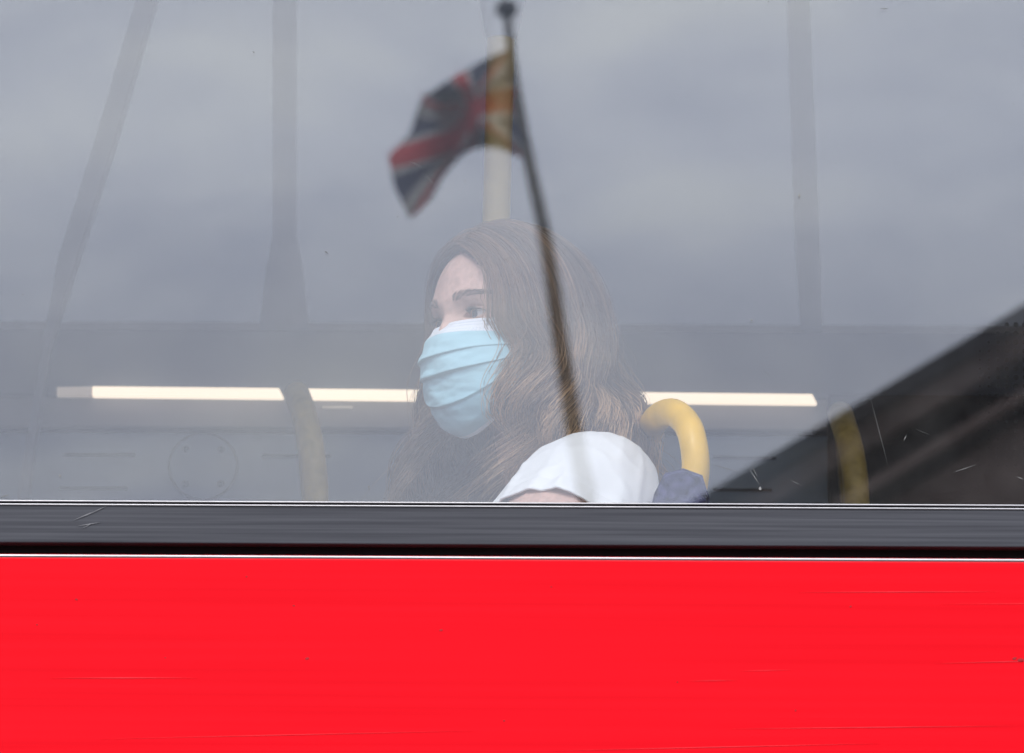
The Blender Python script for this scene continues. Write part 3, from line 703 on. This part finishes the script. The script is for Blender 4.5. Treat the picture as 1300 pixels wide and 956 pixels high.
# ---- t-shirt: torso tube plus sleeves, open at the hems
def tshirt():
    objs = []
    def loft(rings, seg=96, fold=.0, seed=0.):
        V = np.zeros((seg, len(rings), 3))
        for j, (c, ax1, r1, ax2, r2) in enumerate(rings):
            for i in range(seg):
                t = 2*math.pi*i/seg
                p = Vector(c)+Vector(ax1)*r1*math.cos(t)+Vector(ax2)*r2*math.sin(t)
                nn = noise.noise(Vector((math.cos(t)*2.2+seed, math.sin(t)*2.2, j/len(rings)*1.6+seed)))
                n2 = noise.noise(Vector((p.x*30, p.y*30, p.z*20+seed)))
                rid = 1-abs(noise.noise(Vector((math.cos(t)*3.1+seed*2, math.sin(t)*3.1, j/len(rings)*.9))))*3.2
                g2 = 1-abs(noise.noise(Vector((p.x*22+seed, p.y*22, p.z*16))))*4
                p = p+(p-Vector(c)).normalized()*(fold*nn*(.25+.75*j/len(rings))+.0015*n2+(.0032*max(0, rid)+.0020*max(0, g2))*min(1, fold*200)*(.3+.7*j/len(rings)))
                V[i, j] = p
        return V
    X = Vector((1, 0, 0)); Y = Vector((0, 1, 0)); Z = Vector((0, 0, 1))
    parts = []
    # torso (closed toward the neck)
    rr = []
    for t, rx, ry, dz in [(0, .145, .165, -.48), (.3, .140, .160, -.33), (.6, .135, .160, -.17), (.8, .12, .155, -.09), (.9, .10, .14, -.045), (.97, .082, .11, -.012), (1, .068, .085, .012), (1.02, .062, .068, .020)]:
        rr.append((Vector((ch.x+.0-.02*t, .415, SH.z+dz)), X, rx, Y, ry))
    parts.append(loft(rr, 96, .008, 2.))
    # near sleeve: dome over the shoulder down to a loose hem
    ax = (el-SH).normalized(); a1 = (X-ax*X.dot(ax)).normalized(); a2 = ax.cross(a1)
    c0 = SH-ax*.070+Vector((.012, 0, .004)); rings = []
    nR = 46
    for j in range(nR):
        t = j/(nR-1); s = t
        dist = .218*s
        dome = math.sqrt(max(0, 1-(1-min(1, s/.62))**2.0))
        r1 = .004+(.078+.014*s)*dome; r2 = .004+(.066+.012*s)*dome
        rings.append((c0+ax*dist+Vector((.000, 0, .0)), a1, r1, a2, r2))
    parts.append(loft(rings, 128, .008, 5.5))
    # hem turned inward
    base = rings[-1]
    fr = [(base[0]+ax*dz, a1, base[2]-dr, a2, base[4]-dr) for dz, dr in [(-.0, .0), (.0012, .0010), (.0005, .0030), (-.018, .0035), (-.04, .006)]]
    SV = parts[-1]; inner = np.zeros((128, 4, 3)); cc = np.array(base[0])
    for jj, (dz, dr) in enumerate([(.0012, .0012), (.0003, .0030), (-.018, .0040), (-.045, .008)]):
        rad = SV[:, -1]-cc; rn = rad/np.linalg.norm(rad, axis=1)[:, None]
        inner[:, jj] = SV[:, -1]-rn*dr+np.array(ax)*dz
    parts[-1] = np.concatenate([SV, inner], 1)
    # stitched ridge parallel to the hem
    j0 = nR-7; rad = parts[-1][:, j0]-np.array(rings[j0][0]); parts[-1][:, j0] -= rad/np.linalg.norm(rad, axis=1)[:, None]*.0028
    # far sleeve
    axf = Vector((-.25, .25, -.9)).normalized(); b1 = (X-axf*X.dot(axf)).normalized(); b2 = axf.cross(b1)
    rings = []
    for j in range(20):
        t = j/19; dome = math.sqrt(max(0, 1-(1-min(1, t/.6))**2)); rings.append((SF+Vector((0, -.03, .02))+axf*(.16*t-.01), b1, .004+.075*dome, b2, .004+.062*dome))
    parts.append(loft(rings, 64, .01, 8.))
    bm = bmesh.new()
    for V in parts:
        nu, nv = V.shape[:2]; vs = [[bm.verts.new(V[i, j].tolist()) for j in range(nv)] for i in range(nu)]
        for i in range(nu):
            for j in range(nv-1): bm.faces.new((vs[i][j], vs[(i+1) % nu][j], vs[(i+1) % nu][j+1], vs[i][j+1]))
    bmesh.ops.recalc_face_normals(bm, faces=bm.faces)
    me = bpy.data.meshes.new('t_shirt'); bm.to_mesh(me); bm.free()
    return link('t_shirt', me, M['shirt'], person, True)
tshirt()
# trousers and shoes, below the window line
mb = MB()
for hy in (.32, .51):
    mb.tube([Vector((pel.x+.03, hy, pel.z-.01)), Vector((pel.x-.2, hy, pel.z-.02)), Vector((pel.x-.44, hy, pel.z-.02)), Vector((pel.x-.475, hy, pel.z-.08)), Vector((pel.x-.465, hy, FLOOR+.10))], [.10, .092, .072, .066, .056], 24)
mb.build('trousers', M['jeans'], person, True)
for hy in (.32, .51):
    MB().box((pel.x-.66, hy-.045, FLOOR+.002), (pel.x-.40, hy+.045, FLOOR+.085), .03).build('shoe', M['shoe'], person, True)

# ------------------------------------------------------------------ seen in the glass: flagpole, flag, buildings
YP = 50.0
pp = [mir(x, y, YP) for x, y in [(643, 14), (652, 90), (664, 165), (677, 230), (690, 290), (700, 350), (711, 430), (722, 500), (733, 570), (750, 660)]]
# carry the pole on to its foot on the roof below
foot = Vector((pp[-1].x+.35, -YP, 10.4)); pp2 = [pp[-1].lerp(foot, t) for t in (.5, 1)]
root = empty('flagpole', foot); tag(root, 'leaning weathered flagpole with a black ball finial reflected in the window', 'flagpole')
allp = spline(pp+pp2, 6); n = len(allp)
MB().tube(allp, [.036+.064*(i/n)**.8 for i in range(n)], 18).build('pole', M['pole'], root, True)
mb = MB(); bmesh.ops.create_uvsphere(mb.bm, u_segments=24, v_segments=16, radius=.105, matrix=Matrix.Translation(pp[0]+Vector((0, 0, .02))) @ Matrix.Diagonal((1, 1, .9, 1)))
mb.build('finial', M['knob'], root, True)
MB().tube([foot-Vector((0, 0, .02)), foot+Vector((0, 0, .25))], .19, 20).build('base_collar', M['coping'], root, True)
def union(s, t):
    """s along the fly 0..1, t down the hoist 0..1"""
    red = np.array([.46, .008, .018]); wh = np.array([.42, .40, .38]); blu = np.array([.006, .014, .065])
    X = s*2; Yy = t; c = blu
    dx, dy = X-1, Yy-.5
    if abs(dy) < .115: return red
    if abs(dx) < .115: return red
    if abs(dy) < 1/6 or abs(dx) < 1/6: return wh
    d1 = (dy-dx*.5)/1.118; d2 = (dy+dx*.5)/1.118
    for d, sg in ((d1, 1 if dx > 0 else -1), (d2, 1 if dx < 0 else -1)):
        if abs(d) < .1:
            q_ = d*sg
            return red if 0 < q_ < .0667 else wh
    return c
curves = {0: [(650, 62), (636, 66), (622, 72), (602, 83), (580, 95), (566, 104), (554, 112), (544, 118), (536, 122)],
          .25: [(654, 94), (638, 96), (620, 100), (606, 106), (592, 112), (580, 124), (566, 140), (546, 154), (520, 170)],
          .5: [(657, 127), (638, 127), (622, 129), (610, 132), (600, 141), (592, 162), (576, 184), (535, 193), (493, 198)],
          .75: [(662, 166), (642, 161), (626, 161), (612, 165), (602, 173), (588, 188), (570, 205), (545, 216), (500, 236)],
          1: [(674, 205), (648, 194), (630, 188), (614, 187), (600, 190), (582, 202), (562, 226), (546, 254), (520, 278)]}
ks = sorted(curves); NS, NT = 200, 100
CS = []
for k in ks:
    sp_ = spline([(x, y, 0) for x, y in curves[k]], 25); a = np.array([list(p)[:2] for p in sp_])
    CS.append(np.stack([np.interp(np.linspace(0, 1, NS), np.linspace(0, 1, len(a)), a[:, i]) for i in (0, 1)], -1))
V = np.zeros((NS, NT, 3)); C = np.zeros((NS, NT, 3))
for i in range(NS):
    for j in range(NT):
        t = j/(NT-1); s = i/(NS-1)
        px = np.interp(t, ks, [c[i, 0] for c in CS]); py = np.interp(t, ks, [c[i, 1] for c in CS])
        dep = .30*math.sin(s*8+t*3.5)*s+.16*math.sin(s*15-t*5)*s+.05*math.sin(t*13+s*5)
        V[i, j] = mir(px, py, YP+dep-.02); C[i, j] = union(s, t)
fl = grid_mesh('union_flag', V, m=M['flag'], cols=C)
fl.modifiers.new('t', 'SOLIDIFY').thickness = .004
tag(fl, 'wind blown red white and blue union flag flying from the leaning pole', 'flag')

# building with the flagpole (below the reflected view)
def building(name, label, x0, x1, yfront, yback, h, storeys, wm):
    root = empty(name, ((x0+x1)/2, (yfront+yback)/2, 0)); tag(root, label, 'building')
    MB().box((x0, yback, 0), (x1, yfront, h)).build('wall', wm, root)
    MB().box((x0-.2, yback-.2, h+.002), (x1+.2, yfront+.2, h+.35), .04).build('parapet', M['coping'], root)
    nx = int((x1-x0)/3.2); sh = h/storeys
    for f in range(storeys):
        for k in range(nx):
            x = x0+(k+.5)*(x1-x0)/nx; z = f*sh+sh*.28
            w = MB().box((x-.6, yfront-.05, z), (x+.6, yfront+.035, z+sh*.55)).build('window', M['glassd'], root)
            MB().box((x-.68, yfront-.03, z-.1), (x+.68, yfront+.12, z-.003)).build('sill', M['kerb'], w)
            MB().box((x-.03, yfront+.037, z), (x+.03, yfront+.06, z+sh*.55)).box((x-.6, yfront+.061, z+sh*.27), (x+.6, yfront+.075, z+sh*.27+.05)).build('frame', M['white'], w)
    return root
building('flat_roofed_building', 'flat roofed brown brick building carrying the flagpole across the street', -14, 12, -47, -58, 10.05, 3, M['brick'])
# gabled building: its raking cornice cuts across the lower right of the reflection
YG = 32.0
A0 = mir(780, 718, YG); A1 = mir(1400, 350, YG); dr = (A1-A0).normalized()
apex = A0+dr*9.5; low = A0-dr*1.5; perp = Vector((dr.z, 0, -dr.x))           # pointing down to the right
root = empty('gabled_building', (apex.x, -YG-5, 0)); tag(root, 'dark stone gabled building with a raking cornice reflected at lower right', 'building')
def band(o0, o1, dep, m, name):
    a = low+perp*o0; c = apex+perp*o0; d = apex+perp*o1; e = low+perp*o1
    MB().prism([a, c, d, e], (0, dep, 0)).build(name, M[m], root)
    # mirrored slope on the far side of the apex
    mx_ = lambda p: Vector((2*apex.x-p.x, p.y, p.z))
    MB().prism([mx_(a), mx_(c), mx_(d), mx_(e)], (0, dep, 0)).build(name, M[m], root)
band(0, .10, .62, 'coping', 'roof_edge')
band(.102, .24, .46, 'stone', 'cornice')
band(.242, .40, .16, 'coping', 'cornice_moulding')
band(.402, .47, .30, 'stone', 'cornice')
band(.472, .54, .12, 'coping', 'cornice_moulding')
w0 = low+perp*.53; w1 = apex+perp*.53
MB().prism([Vector((w0.x, -YG, 0)), Vector((2*apex.x-w0.x, -YG, 0)), Vector((2*apex.x-w0.x, -YG, w0.z)), Vector((apex.x, -YG, w1.z)), Vector((w0.x, -YG, w0.z))], (0, -11, 0)).build('wall', M['stone'], root)
for sg in (1, -1):
    f = (lambda p: p) if sg > 0 else (lambda p: Vector((2*apex.x-p.x, p.y, p.z)))
    pr = [f(low+perp*.02), f(apex+perp*.02), f(apex+perp*.2), f(low+perp*.2)]
    MB().prism([p-Vector((0, .02, 0)) for p in pr], (0, -11.2, 0)).build('roof', M['slate'], root)
for k in range(4):
    for f_ in range(2):
        x = w0.x+1.6+k*3.6; z = 1.2+f_*3.2
        if z+1.7 < w0.z-.2 and x < 2*apex.x-w0.x-1:
            w = MB().box((x-.5, -YG-.05, z), (x+.5, -YG+.03, z+1.7)).build('window', M['glassd'], root)
            MB().box((x-.6, -YG-.03, z-.12), (x+.6, -YG+.1, z-.003)).build('sill', M['kerb'], w)
